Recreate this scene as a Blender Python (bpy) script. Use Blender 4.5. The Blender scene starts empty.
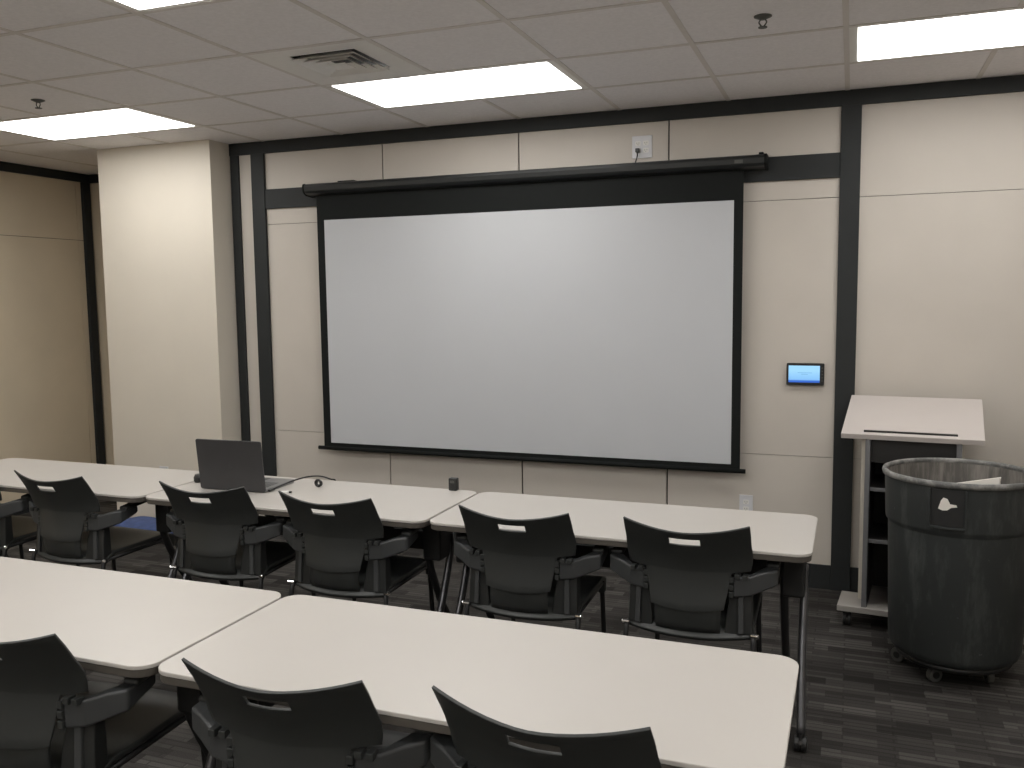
import bpy, bmesh, math, random
from mathutils import Vector, Matrix
random.seed(7)
PI = math.pi
SC = bpy.context.scene
COL = SC.collection

# ------------------------------------------------------------------ camera, light, exposure
F_PX, YAW, PITCH, ROLL = 889.85, 0.36485, -0.09762, -0.01202
CAM = (3.09658, -5.11029, 1.63391)
cd = bpy.data.cameras.new('camera')
cd.sensor_fit = 'HORIZONTAL'; cd.sensor_width = 36.0
cd.lens = F_PX / 1024 * 36.0
cd.clip_start = 0.05
cam = bpy.data.objects.new('camera', cd); COL.objects.link(cam)
fw = Matrix.Rotation(YAW, 3, 'Z') @ Matrix.Rotation(PITCH, 3, 'X')
rt = fw @ Vector((1, 0, 0)); up = fw @ Vector((0, 0, 1)); dr = fw @ Vector((0, 1, 0))
c_, s_ = math.cos(ROLL), math.sin(ROLL)
rx = rt * c_ + up * s_; ux = -rt * s_ + up * c_
cam.matrix_world = Matrix(((rx.x, ux.x, -dr.x, CAM[0]), (rx.y, ux.y, -dr.y, CAM[1]), (rx.z, ux.z, -dr.z, CAM[2]), (0, 0, 0, 1)))
SC.camera = cam
w = bpy.data.worlds.new('world'); SC.world = w; w.use_nodes = True
w.node_tree.nodes['Background'].inputs[0].default_value = (0.05, 0.05, 0.05, 1)
SC.view_settings.view_transform = 'Standard'
SC.view_settings.look = 'None'
SC.view_settings.gamma = 1
SC.view_settings.use_curve_mapping = False
SC.view_settings.exposure = 0.12
LAMP = 9.6            # brightness of the ceiling panels
LAMP_COL = (1.0, 0.985, 0.955)

# ------------------------------------------------------------------ dimensions
H = 2.69              # ceiling height
T = 0.6096            # ceiling grid
OFF = 0.596           # first row of tiles from the front wall
XL, XR, YB, YA = -2.9, 4.9, -7.3, 0.72

# ------------------------------------------------------------------ materials
def mat(name, col, rough=0.6, metal=0.0, var=0.0, scale=30.0, bump=0.0, bscale=200.0, spec=0.5, coat=0.0):
    m = bpy.data.materials.new(name); m.use_nodes = True
    nt = m.node_tree; b = nt.nodes['Principled BSDF']
    b.inputs['Base Color'].default_value = (*col, 1)
    b.inputs['Roughness'].default_value = rough
    b.inputs['Metallic'].default_value = metal
    b.inputs['Specular IOR Level'].default_value = spec
    b.inputs['Coat Weight'].default_value = coat
    tc = nt.nodes.new('ShaderNodeTexCoord')
    if var > 0:
        n = nt.nodes.new('ShaderNodeTexNoise'); n.inputs['Scale'].default_value = scale; n.inputs['Detail'].default_value = 4
        nt.links.new(tc.outputs['Object'], n.inputs['Vector'])
        r = nt.nodes.new('ShaderNodeValToRGB')
        r.color_ramp.elements[0].position = 0.3; r.color_ramp.elements[1].position = 0.7
        r.color_ramp.elements[0].color = (*[c * (1 - var) for c in col], 1)
        r.color_ramp.elements[1].color = (*[min(1, c * (1 + var)) for c in col], 1)
        nt.links.new(n.outputs['Fac'], r.inputs['Fac']); nt.links.new(r.outputs['Color'], b.inputs['Base Color'])
    if bump > 0:
        n2 = nt.nodes.new('ShaderNodeTexNoise'); n2.inputs['Scale'].default_value = bscale; n2.inputs['Detail'].default_value = 3
        nt.links.new(tc.outputs['Object'], n2.inputs['Vector'])
        bp = nt.nodes.new('ShaderNodeBump'); bp.inputs['Strength'].default_value = bump; bp.inputs['Distance'].default_value = 0.002
        nt.links.new(n2.outputs['Fac'], bp.inputs['Height']); nt.links.new(bp.outputs['Normal'], b.inputs['Normal'])
    return m

def emit(name, col, strength):
    m = bpy.data.materials.new(name); m.use_nodes = True
    nt = m.node_tree; nt.nodes.clear()
    e = nt.nodes.new('ShaderNodeEmission'); e.inputs[0].default_value = (*col, 1); e.inputs[1].default_value = strength
    o = nt.nodes.new('ShaderNodeOutputMaterial'); nt.links.new(e.outputs[0], o.inputs[0])
    return m

M = {}
M['wall'] = mat('cream_vinyl_wall', (0.525, 0.482, 0.43), 0.55, var=0.03, scale=3, bump=0.12, bscale=400)
M['column'] = mat('cream_painted_column', (0.63, 0.58, 0.50), 0.6, var=0.02, scale=3, bump=0.1, bscale=300)
M['tan'] = mat('tan_partition', (0.62, 0.53, 0.395), 0.7, var=0.04, scale=2.5, bump=0.15, bscale=500)
M['rear'] = mat('rear_wall_paint', (0.75, 0.70, 0.63), 0.7, var=0.02, scale=3)
M['trim'] = mat('charcoal_trim', (0.019, 0.0210, 0.0215), 0.6, var=0.08, scale=6, spec=0.32)
M['gap'] = mat('dark_gap', (0.02, 0.018, 0.015), 0.9, var=0.05)
M['tile'] = mat('ceiling_tile', (0.85, 0.825, 0.835), 0.9, var=0.04, scale=60, bump=0.3, bscale=350)
M['grid'] = mat('ceiling_grid', (0.68, 0.64, 0.61), 0.5, var=0.02)
M['whitemetal'] = mat('white_painted_metal', (0.80, 0.78, 0.75), 0.4, var=0.02)
M['lens'] = emit('lamp_diffuser', LAMP_COL, LAMP)
M['lens_front'] = emit('lamp_diffuser_front_row', LAMP_COL, LAMP * 0.88)   # front row set weaker to soften hot spots on the wall
M['laminate'] = mat('white_laminate', (0.47, 0.443, 0.412), 0.38, var=0.012, scale=5, bump=0.03, bscale=300)
M['edge'] = mat('grey_edge_band', (0.075, 0.066, 0.056), 0.5, var=0.05)
M['table_metal'] = mat('grey_leg_metal', (0.10, 0.10, 0.105), 0.28, metal=0.7, var=0.05)
M['darkmetal'] = mat('dark_metal', (0.022, 0.022, 0.023), 0.45, metal=0.2, var=0.05)
M['blackpanel'] = mat('black_panel', (0.012, 0.012, 0.012), 0.55, var=0.1)
M['rubber'] = mat('black_rubber', (0.01, 0.01, 0.01), 0.5, var=0.1)
M['chrome'] = mat('chrome', (0.75, 0.75, 0.75), 0.12, metal=1.0, var=0.02)
M['chair'] = mat('black_chair_plastic', (0.028, 0.030, 0.029), 0.45, var=0.06, scale=10, bump=0.1, bscale=900)
M['chairdark'] = mat('black_upright_plastic', (0.014, 0.015, 0.0145), 0.5, var=0.06, scale=10)
M['chairgrey'] = mat('charcoal_arm_plastic', (0.042, 0.044, 0.045), 0.5, var=0.06, scale=10, bump=0.1, bscale=900)
M['screen'] = mat('projection_fabric', (0.50, 0.51, 0.53), 0.8, var=0.015, scale=2)
M['blackcloth'] = mat('screen_border', (0.0092, 0.0105, 0.0102), 0.7, var=0.05, spec=0.15)
M['casing'] = mat('screen_casing', (0.014, 0.0155, 0.016), 0.35, var=0.05)
M['plate'] = mat('outlet_plate', (0.60, 0.60, 0.62), 0.4, var=0.02)
M['lidgrey'] = mat('laptop_shell', (0.050, 0.049, 0.051), 0.4, metal=0.3, var=0.05, scale=12)
M['lid_mark'] = mat('laptop_mark', (0.055, 0.054, 0.056), 0.3, metal=0.4, var=0.03)
M['silver'] = mat('laptop_deck', (0.24, 0.24, 0.24), 0.35, metal=0.4, var=0.03)
M['key'] = mat('laptop_keys', (0.12, 0.12, 0.12), 0.5, var=0.05)
M['black'] = mat('black_plastic', (0.012, 0.012, 0.012), 0.35, var=0.08)
M['white'] = mat('white_plastic', (0.70, 0.69, 0.66), 0.4, var=0.02)
M['lect_white'] = mat('lectern_white', (0.52, 0.475, 0.45), 0.45, var=0.015, scale=5)
M['lect_base_shaded'] = mat('lectern_base_shaded', (0.33, 0.31, 0.285), 0.5, var=0.04, scale=12)  # lectern white, darkened in the colour to give the base its shade
M['lect_side'] = mat('lectern_side', (0.50, 0.46, 0.39), 0.5, var=0.02)
M['lect_grey'] = mat('lectern_grey_edge', (0.15, 0.15, 0.155), 0.45, var=0.03)
M['lect_black'] = mat('lectern_black', (0.016, 0.015, 0.014), 0.5, var=0.05)
M['foam'] = mat('white_board', (0.72, 0.68, 0.63), 0.7, var=0.02)
M['blue'] = mat('blue_cloth', (0.055, 0.085, 0.21), 0.8, var=0.15, scale=25)
M['wheelgrey'] = mat('caster_grey', (0.08, 0.08, 0.074), 0.5, var=0.1)

def carpet():
    m = bpy.data.materials.new('striped_carpet'); m.use_nodes = True
    nt = m.node_tree; b = nt.nodes['Principled BSDF']; b.inputs['Roughness'].default_value = 0.95
    b.inputs['Specular IOR Level'].default_value = 0.15
    N = nt.nodes.new; L = nt.links.new
    tc = N('ShaderNodeTexCoord')
    def brick(bw, rh, off, seedoff, c1, c2, mort):
        mp = N('ShaderNodeMapping'); mp.inputs['Location'].default_value = (seedoff, seedoff * 0.37, 0)
        L(tc.outputs['Object'], mp.inputs['Vector'])
        t = N('ShaderNodeTexBrick'); t.offset = off; t.offset_frequency = 2; t.squash = 1.0
        t.inputs['Scale'].default_value = 1.0; t.inputs['Brick Width'].default_value = bw; t.inputs['Row Height'].default_value = rh
        t.inputs['Mortar Size'].default_value = mort; t.inputs['Bias'].default_value = 0.0; t.inputs['Mortar Smooth'].default_value = 0.3
        t.inputs['Color1'].default_value = (c1, c1, c1, 1); t.inputs['Color2'].default_value = (c2, c2, c2, 1)
        t.inputs['Mortar'].default_value = (c1 * 0.6 + c2 * 0.1,) * 3 + (1,)
        L(mp.outputs[0], t.inputs['Vector']); return t
    a = brick(0.19, 0.062, 0.37, 0.13, 0.15, 1.0, 0.0)
    c = brick(0.31, 0.029, 0.43, 3.1, 0.30, 1.0, 0.004)
    d = brick(0.25, 1.0, 0.5, 0.0, 0.75, 1.0, 0.0)
    m1 = N('ShaderNodeMix'); m1.data_type = 'RGBA'; m1.blend_type = 'MULTIPLY'; m1.inputs[0].default_value = 0.85
    L(a.outputs['Color'], m1.inputs[6]); L(c.outputs['Color'], m1.inputs[7])
    m2 = N('ShaderNodeMix'); m2.data_type = 'RGBA'; m2.blend_type = 'MULTIPLY'; m2.inputs[0].default_value = 0.7
    L(m1.outputs[2], m2.inputs[6]); L(d.outputs['Color'], m2.inputs[7])
    n = N('ShaderNodeTexNoise'); n.inputs['Scale'].default_value = 260; n.inputs['Detail'].default_value = 2
    L(tc.outputs['Object'], n.inputs['Vector'])
    r = N('ShaderNodeValToRGB'); r.color_ramp.elements[0].color = (0.021, 0.019, 0.0175, 1); r.color_ramp.elements[1].color = (0.092, 0.086, 0.080, 1)
    r.color_ramp.elements[0].position = 0.05; r.color_ramp.elements[1].position = 0.85
    L(m2.outputs[2], r.inputs['Fac'])
    m3 = N('ShaderNodeMix'); m3.data_type = 'RGBA'; m3.blend_type = 'OVERLAY'; m3.inputs[0].default_value = 0.5
    L(r.outputs['Color'], m3.inputs[6]); L(n.outputs['Fac'], m3.inputs[7]); L(m3.outputs[2], b.inputs['Base Color'])
    bp = N('ShaderNodeBump'); bp.inputs['Strength'].default_value = 0.5; bp.inputs['Distance'].default_value = 0.003
    L(n.outputs['Fac'], bp.inputs['Height']); L(bp.outputs['Normal'], b.inputs['Normal'])
    return m
M['carpet'] = carpet()

def grime(name, base, scuff, amount, xy=6.0, zs=1.5):
    """worn plastic with pale streaks and scuffs"""
    m = bpy.data.materials.new(name); m.use_nodes = True
    nt = m.node_tree; b = nt.nodes['Principled BSDF']; b.inputs['Roughness'].default_value = 0.62
    N = nt.nodes.new; L = nt.links.new
    tc = N('ShaderNodeTexCoord'); mp = N('ShaderNodeMapping'); mp.inputs['Scale'].default_value = (xy, xy, zs)
    L(tc.outputs['Object'], mp.inputs['Vector'])
    n = N('ShaderNodeTexNoise'); n.inputs['Scale'].default_value = 1.6; n.inputs['Detail'].default_value = 8; n.inputs['Roughness'].default_value = 0.72
    L(mp.outputs[0], n.inputs['Vector'])
    r = N('ShaderNodeValToRGB'); r.color_ramp.elements[0].position = 0.62 - amount; r.color_ramp.elements[1].position = 0.92 - amount
    r.color_ramp.elements[0].color = (*base, 1); r.color_ramp.elements[1].color = (*scuff, 1)
    L(n.outputs['Fac'], r.inputs['Fac'])
    n2 = N('ShaderNodeTexNoise'); n2.inputs['Scale'].default_value = 26; n2.inputs['Detail'].default_value = 5; n2.inputs['Roughness'].default_value = 0.7
    L(tc.outputs['Object'], n2.inputs['Vector'])
    r2 = N('ShaderNodeValToRGB'); r2.color_ramp.elements[0].position = 0.68; r2.color_ramp.elements[1].position = 0.76
    r2.color_ramp.elements[0].color = (0, 0, 0, 1); r2.color_ramp.elements[1].color = (0.55, 0.55, 0.55, 1)
    L(n2.outputs['Fac'], r2.inputs['Fac'])
    mx = N('ShaderNodeMix'); mx.data_type = 'RGBA'; L(r2.outputs['Color'], mx.inputs[0]); L(r.outputs['Color'], mx.inputs[6])
    mx.inputs[7].default_value = (0.26, 0.26, 0.25, 1)
    L(mx.outputs[2], b.inputs['Base Color'])
    return m
M['can_out'] = grime('worn_grey_can', (0.021, 0.024, 0.0235), (0.085, 0.09, 0.085), 0.10)
M['can_in'] = grime('stained_can_inside', (0.10, 0.092, 0.082), (0.34, 0.31, 0.28), 0.16, 9, 0.8)
M['can_rim'] = grime('worn_can_rim', (0.10, 0.10, 0.096), (0.36, 0.35, 0.33), 0.18, 8, 8)

# ------------------------------------------------------------------ mesh helpers
def link(name, bm, m, parent=None, smooth=False, bevel=0.0, seg=2):
    me = bpy.data.meshes.new(name)
    bmesh.ops.recalc_face_normals(bm, faces=bm.faces)
    bm.to_mesh(me); bm.free()
    for x in (m if isinstance(m, (list, tuple)) else [m]): me.materials.append(x)
    o = bpy.data.objects.new(name, me); COL.objects.link(o)
    if smooth:
        for p in me.polygons: p.use_smooth = True
    if bevel > 0:
        bv = o.modifiers.new('bevel', 'BEVEL'); bv.width = bevel; bv.segments = seg; bv.limit_method = 'ANGLE'; bv.angle_limit = 0.6
    if parent: o.parent = parent
    return o

def empty(name, loc, rz=0.0):
    o = bpy.data.objects.new(name, None); COL.objects.link(o)
    o.location = loc; o.rotation_euler = (0, 0, rz); o.empty_display_size = 0.1
    return o

def tag(o, label, cat, group=None, kind=None):
    o['label'] = label; o['category'] = cat
    if group: o['group'] = group
    if kind: o['kind'] = kind
    return o

def box(bm, x0, x1, y0, y1, z0, z1, mi=0, mtx=None):
    v = [bm.verts.new((x, y, z)) for z in (z0, z1) for y in (y0, y1) for x in (x0, x1)]
    if mtx is not None:
        for q in v: q.co = mtx @ q.co
    for f in ((0, 1, 3, 2), (4, 6, 7, 5), (0, 4, 5, 1), (2, 3, 7, 6), (0, 2, 6, 4), (1, 5, 7, 3)):
        fc = bm.faces.new([v[i] for i in f]); fc.material_index = mi
    return v

def B(name, dims, m, parent=None, bevel=0.0, mtx=None):
    bm = bmesh.new(); box(bm, *dims, mtx=mtx); return link(name, bm, m, parent, bevel=bevel)

def tube(bm, pts, r, n=10, cap=True, flat=1.0):
    """sweep a ring along pts; r number or list"""
    pts = [Vector(p) for p in pts]; rings = []
    prev = None
    for i, p in enumerate(pts):
        d = (pts[min(i + 1, len(pts) - 1)] - pts[max(i - 1, 0)]).normalized()
        if prev is None:
            a = Vector((1, 0, 0)) if abs(d.x) < 0.9 else Vector((0, 1, 0))
            a = (a - d * a.dot(d)).normalized()
        else:
            a = (prev - d * prev.dot(d)).normalized()
        prev = a; b = d.cross(a)
        rr = r[i] if isinstance(r, (list, tuple)) else r
        rings.append([bm.verts.new(p + (a * math.cos(t) * flat + b * math.sin(t)) * rr) for t in [2 * PI * k / n for k in range(n)]])
    for A, C in zip(rings, rings[1:]):
        for k in range(n): bm.faces.new((A[k], A[(k + 1) % n], C[(k + 1) % n], C[k]))
    if cap: bm.faces.new(rings[0][::-1]); bm.faces.new(rings[-1])

def smooth_pts(pts, n=5):
    """Catmull-Rom"""
    P = [Vector(p) for p in pts]; P = [P[0] * 2 - P[1]] + P + [P[-1] * 2 - P[-2]]; out = []
    for i in range(1, len(P) - 2):
        for k in range(n):
            t = k / n
            out.append(0.5 * ((2 * P[i]) + (-P[i - 1] + P[i + 1]) * t + (2 * P[i - 1] - 5 * P[i] + 4 * P[i + 1] - P[i + 2]) * t * t + (-P[i - 1] + 3 * P[i] - 3 * P[i + 1] + P[i + 2]) * t ** 3))
    return out + [P[-2]]

def lathe(bm, prof, n=48, mi=None, close=False):
    rings = []
    for (r, z) in prof:
        rings.append([bm.verts.new((r * math.cos(2 * PI * k / n), r * math.sin(2 * PI * k / n), z)) for k in range(n)])
    for i, (A, C) in enumerate(zip(rings, rings[1:])):
        for k in range(n):
            f = bm.faces.new((A[k], A[(k + 1) % n], C[(k + 1) % n], C[k])); f.smooth = True
            if mi: f.material_index = mi[i]
    if close: bm.faces.new(rings[0][::-1]); bm.faces.new(rings[-1])
    return rings

def cyl(bm, c, axis, r, h, n=20, mi=0):
    ax = Vector(axis).normalized(); a = ax.orthogonal().normalized(); b = ax.cross(a); c = Vector(c)
    A = [bm.verts.new(c - ax * h / 2 + (a * math.cos(2 * PI * k / n) + b * math.sin(2 * PI * k / n)) * r) for k in range(n)]
    C = [bm.verts.new(c + ax * h / 2 + (a * math.cos(2 * PI * k / n) + b * math.sin(2 * PI * k / n)) * r) for k in range(n)]
    for k in range(n): bm.faces.new((A[k], A[(k + 1) % n], C[(k + 1) % n], C[k])).material_index = mi
    bm.faces.new(A[::-1]).material_index = mi; bm.faces.new(C).material_index = mi

def slab(bm, x0, x1, y0, y1, z0, z1, r, n=8, mi=0):
    """rounded-corner slab"""
    pts = []
    for cx, cy, a0 in ((x1 - r, y1 - r, 0), (x0 + r, y1 - r, PI / 2), (x0 + r, y0 + r, PI), (x1 - r, y0 + r, 1.5 * PI)):
        for k in range(n + 1):
            a = a0 + PI / 2 * k / n; pts.append((cx + r * math.cos(a), cy + r * math.sin(a)))
    lo = [bm.verts.new((x, y, z0)) for x, y in pts]; hi = [bm.verts.new((x, y, z1)) for x, y in pts]
    N = len(pts)
    for k in range(N): bm.faces.new((lo[k], lo[(k + 1) % N], hi[(k + 1) % N], hi[k])).material_index = mi
    bm.faces.new(lo[::-1]).material_index = mi; bm.faces.new(hi).material_index = mi

def loft(bm, secs):
    """secs: list of 4-corner rings"""
    R = [[bm.verts.new(p) for p in s] for s in secs]; n = len(R[0])
    for A, C in zip(R, R[1:]):
        for k in range(n): bm.faces.new((A[k], A[(k + 1) % n], C[(k + 1) % n], C[k]))
    bm.faces.new(R[0][::-1]); bm.faces.new(R[-1])

def struct(o):
    o['kind'] = 'structure'; return o

# ------------------------------------------------------------------ room shell
struct(B('floor', (XL - 0.1, XR + 0.1, YB - 0.1, YA + 0.1, -0.1, 0), M['carpet']))

# front wall: cream panels over a dark backing, real open joints
bm = bmesh.new()
box(bm, -0.95, XR, 0.012, 0.11, 0, H, 1)
def panels(x0, x1, zs, gx=0.0, gz=0.002):
    for a, b in zip(zs, zs[1:]): box(bm, x0 + gx, x1 - gx, 0.0, 0.012, a + gz, b - gz, 0)
panels(-0.95, -0.61, (0, H))
panels(-0.6135, 0.280, (0, 0.737, 2.14, H), 0.0035, 0.0015)
panels(0.280, 1.206, (0, H), 0.0045)
panels(1.206, 2.109, (0, H), 0.0045)
panels(2.109, 2.50, (0, H), 0.0045)
panels(2.4955, 3.07, (0, 0.737, 2.14, H), 0, 0.0015)
panels(3.07, 4.30, (0, 0.737, 2.137, H), 0, 0.0015)
panels(4.30, XR, (0, 0.737, 2.137, H), 0.003, 0.0015)
struct(link('wall_front', bm, [M['wall'], M['gap']]))

# column boxed out of the wall left of the screen, alcove behind it
o = struct(B('wall_column', (-1.85, -0.89, -0.215, YA, 0, H), M['column'])); 
struct(B('wall_alcove', (XL - 0.1, -1.85, YA, YA + 0.1, 0, H), M['tan']))
# left wall: tan partition panels
bm = bmesh.new()
box(bm, XL - 0.1, XL - 0.012, YB, YA, 0, H, 1)
for y0, y1 in ((0.575, YA), (-0.65, 0.57), (-1.87, -0.655), (-3.1, -1.875), (-4.3, -3.105), (-5.5, -4.305), (YB, -5.505)):
    for z0, z1 in ((0, 2.142), (2.146, H)): box(bm, XL - 0.012, XL, y0, y1, z0, z1, 0)
struct(link('wall_left', bm, [M['tan'], M['gap']]))
struct(B('wall_right', (XR, XR + 0.1, YB, YA, 0, H), M['wall']))
struct(B('wall_back', (XL, XR, YB - 0.1, YB, 0, H), M['rear']))

# charcoal trims
tn = [0]
def trim(x0, x1, y0, y1, z0, z1):
    tn[0] += 1; struct(B('trim_%d' % tn[0], (x0, x1, y0, y1, z0, z1), M['trim'], bevel=0.002))
trim(-0.89, XR, -0.018, 0.0, 2.61, H)                 # under the ceiling
trim(3.020, 3.121, -0.022, 0.0, 0.0, 2.61)             # post right of the screen
trim(-0.714, -0.612, -0.022, 0.0, 0.0, 2.61)           # post left of the screen
trim(-0.884, -0.820, -0.018, 0.0, 0.0, 2.61)           # slim post beside the column
trim(-0.612, 3.020, -0.016, 0.0, 2.243, 2.372)         # band behind the screen casing
trim(XL, XL + 0.02, YB, YA, 2.62, H)                   # left wall head
trim(XL + 0.02, -1.85, YA - 0.02, YA, 2.62, H)        # alcove head
trim(XL, XL + 0.03, 0.625, YA - 0.02, 0, 2.62)         # alcove post
struct(B('baseboard_front', (-0.612, 3.020, -0.014, 0, 0, 0.135), M['trim'], bevel=0.002))
struct(B('baseboard_front_right', (3.121, XR, -0.014, 0, 0, 0.135), M['trim'], bevel=0.002))
struct(B('baseboard_left', (XL, XL + 0.014, YB, 0.625, 0, 0.10), M['trim'], bevel=0.002))

# ceiling: tiles and a slim metal grid
# cells taken by lamps / the air diffuser are left open in the tile field
def cell(ix, r):   # ix: column index from x = 0, r: row 0 = strip at the wall
    x0 = ix * T; x1 = x0 + T
    if r == 0: return x0, x1, -OFF, YA
    return x0, x1, -OFF - r * T, -OFF - (r - 1) * T
lamps = [(ix, r) for r in (10, 7, 4, 1) for ix in (-3, 1, 5)]
taken = set()
for ix, r in lamps: taken |= {(ix, r), (ix + 1, r)}
vent = (1, 2); taken.add(vent)
bm = bmesh.new()
box(bm, XL - 0.1, XR + 0.1, YB - 0.1, YA + 0.1, H + 0.10, H + 0.14, 0)
for ix in range(-5, 9):
    for r in range(0, 12):
        if (ix, r) in taken: continue
        x0, x1, y0, y1 = cell(ix, r)
        box(bm, max(x0, XL - 0.05), min(x1, XR + 0.05), max(y0, YB - 0.05), y1, H, H + 0.015, 0)
struct(link('ceiling', bm, M['tile']))
bm = bmesh.new()
g = 0.0115
for ix in range(-4, 9):
    x = ix * T
    for r in range(0, 12):
        if any(lx + 1 == ix and lr == r for lx, lr in lamps): continue
        x0, x1, y0, y1 = cell(ix, r)
        if r == 0: y1 = YA if x < -1.9 else 0
        box(bm, x - g, x + g, max(y0, YB), y1, H - 0.003, H, 0)
for r in range(0, 11):
    y = -OFF - r * T; box(bm, XL, XR, y - g, y + g, H - 0.0035, H - 0.0001, 0)
struct(link('ceiling_grid', bm, M['grid']))

# ------------------------------------------------------------------ ceiling lamps
def make_lamp():
    r = empty('ceiling_light', (0, 0, H))
    bm = bmesh.new()
    W, D, e, f = 2 * T, T, 0.046, 0.030
    for (a, b, c, d) in ((0, W, 0, f), (0, W, D - f, D), (0, e, f, D - f), (W - e, W, f, D - f)):
        box(bm, a + (0.012 if a == 0 else 0), b - (0.012 if b == W else 0), c + (0.012 if c == 0 else 0), d - (0.012 if d == D else 0), -0.002, 0.02)
    box(bm, 0.02, W - 0.02, 0.02, D - 0.02, 0.05, 0.08)
    link('frame', bm, M['whitemetal'], r)
    bm = bmesh.new(); box(bm, e, W - e, f, D - f - 0.006, -0.004, 0.014)
    link('diffuser', bm, M['lens'], r)
    return r
def dup(root, loc, rz=None):
    c = root.copy(); COL.objects.link(c); c.location = loc
    if rz is not None: c.rotation_euler = (0, 0, rz)
    for ch in root.children:
        q = ch.copy(); COL.objects.link(q); q.parent = c
        for g2 in ch.children:
            q2 = g2.copy(); COL.objects.link(q2); q2.parent = q
    return c
lamp0 = make_lamp()
names = {(-3, 1): 'lit ceiling panel light nearest the cream column, leftmost in view',
         (1, 1): 'lit ceiling panel light beside the square air vent, above the screen',
         (5, 1): 'lit ceiling panel light above the lectern, rightmost in view',
         (1, 4): 'lit ceiling panel light cut by the top edge of the photo, above the near tables'}
first = True
for ix, r in lamps:
    x0, x1, y0, y1 = cell(ix, r)
    o = lamp0 if first else dup(lamp0, (x0, y0, H))
    o.location = (x0, y0, H); first = False
    if r == 1:
        for ch in list(o.children):
            if ch.name.startswith('diffuser'):
                ch.data = ch.data.copy(); ch.data.materials[0] = M['lens_front']
    if (ix, r) in names: tag(o, names[(ix, r)], 'ceiling light', 'ceiling panel lights')
    else: tag(o, 'ceiling panel light in the rear or side of the room, out of the photo', 'ceiling light', 'unseen ceiling panel lights')

# ------------------------------------------------------------------ air diffuser
x0, x1, y0, y1 = cell(*vent)
vt = tag(empty('air_vent', ((x0 + x1) / 2, (y0 + y1) / 2, H)), 'white square four-way ceiling air vent set in a ceiling tile beside the middle light', 'air vent')
bm = bmesh.new()
def frame_ring(bm, h0, z0, h1, z1):
    A = [bm.verts.new((sx * h0, sy * h0, z0)) for sx, sy in ((-1, -1), (1, -1), (1, 1), (-1, 1))]
    C = [bm.verts.new((sx * h1, sy * h1, z1)) for sx, sy in ((-1, -1), (1, -1), (1, 1), (-1, 1))]
    A2 = [bm.verts.new((sx * h0, sy * h0, z0 + 0.003)) for sx, sy in ((-1, -1), (1, -1), (1, 1), (-1, 1))]
    C2 = [bm.verts.new((sx * h1, sy * h1, z1 + 0.003)) for sx, sy in ((-1, -1), (1, -1), (1, 1), (-1, 1))]
    for k in range(4):
        j = (k + 1) % 4
        bm.faces.new((A[k], A[j], C[j], C[k])); bm.faces.new((A2[k], C2[k], C2[j], A2[j]))
        bm.faces.new((A[k], A2[k], A2[j], A[j])); bm.faces.new((C[k], C[j], C2[j], C2[k]))
frame_ring(bm, 0.2925, -0.0035, 0.165, 0.008)
link('face_plate', bm, M['whitemetal'], vt)
for i, (a, b) in enumerate(((0.160, 0.125), (0.120, 0.088), (0.083, 0.052))):
    bm = bmesh.new(); frame_ring(bm, a, -0.008, b, 0.013); link('louvre', bm, M['whitemetal'], vt)
bm = bmesh.new(); box(bm, -0.047, 0.047, -0.047, 0.047, -0.012, -0.009); link('centre_plate', bm, M['whitemetal'], vt)
bm = bmesh.new(); box(bm, -0.29, 0.29, -0.29, 0.29, 0.05, 0.06); link('duct_back', bm, M['gap'], vt)

# ------------------------------------------------------------------ sprinklers
def sprinkler(x, y, label):
    r = tag(empty('fire_sprinkler', (x, y, H)), label, 'sprinkler', 'ceiling sprinklers')
    bm = bmesh.new(); lathe(bm, [(0.034, 0), (0.034, -0.003), (0.018, -0.010), (0.010, -0.014)], 20, close=True); link('escutcheon', bm, M['wheelgrey'], r)
    bm = bmesh.new()
    tube(bm, smooth_pts([(-0.008, 0, -0.012), (-0.014, 0, -0.024), (-0.003, 0, -0.04)], 3), 0.0028, 6)
    tube(bm, smooth_pts([(0.008, 0, -0.012), (0.014, 0, -0.024), (0.003, 0, -0.04)], 3), 0.0028, 6)
    link('yoke', bm, M['wheelgrey'], r)
    bm = bmesh.new(); cyl(bm, (0, 0, -0.042), (0, 0, 1), 0.017, 0.003); link('deflector', bm, M['wheelgrey'], r)
sprinkler(-0.915, -1.517, 'small metal fire sprinkler on the ceiling near the left light')
sprinkler(2.752, -1.475, 'small metal fire sprinkler on the ceiling left of the right-hand light')

# ------------------------------------------------------------------ projection screen
ps = tag(empty('projection_screen', (1.15, -0.06, 2.3)), 'large pulled-down white projection screen with black border hanging on the front wall', 'projector screen')
def PSB(name, dims, m, bevel=0.0, parent=None):
    bm = bmesh.new(); box(bm, *dims)
    for v in bm.verts: v.co -= Vector((1.15, -0.06, 2.3))
    return link(name, bm, m, parent or ps, bevel=bevel)
cprof = [(-0.018, 2.3735), (-0.100, 2.3765), (-0.115, 2.371), (-0.120, 2.355), (-0.117, 2.330), (-0.106, 2.316), (-0.080, 2.305), (-0.018, 2.302)]
def casing_piece(name, xa, xb, k, m):
    bm = bmesh.new()
    def pt(x, y, z): return (x - 1.15, (y + 0.07) * k - 0.07 + 0.06, (z - 2.34) * k + 2.34 - 2.3)
    loft(bm, [[pt(xa, y, z) for y, z in cprof], [pt(xb, y, z) for y, z in cprof]])
    return link(name, bm, m, ps, bevel=0.002)
casing_piece('casing', -0.235, 2.640, 1.0, M['casing'])
casing_piece('end_cap', -0.248, -0.235, 1.06, M['blackcloth'])
casing_piece('end_cap', 2.640, 2.655, 1.06, M['blackcloth'])
PSB('casing_label', (2.487, 2.530, -0.1215, -0.1195, 2.334, 2.352), M['wheelgrey'])
bm = bmesh.new()
X0, X1 = -0.180, 2.530      # black edge outer
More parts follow.
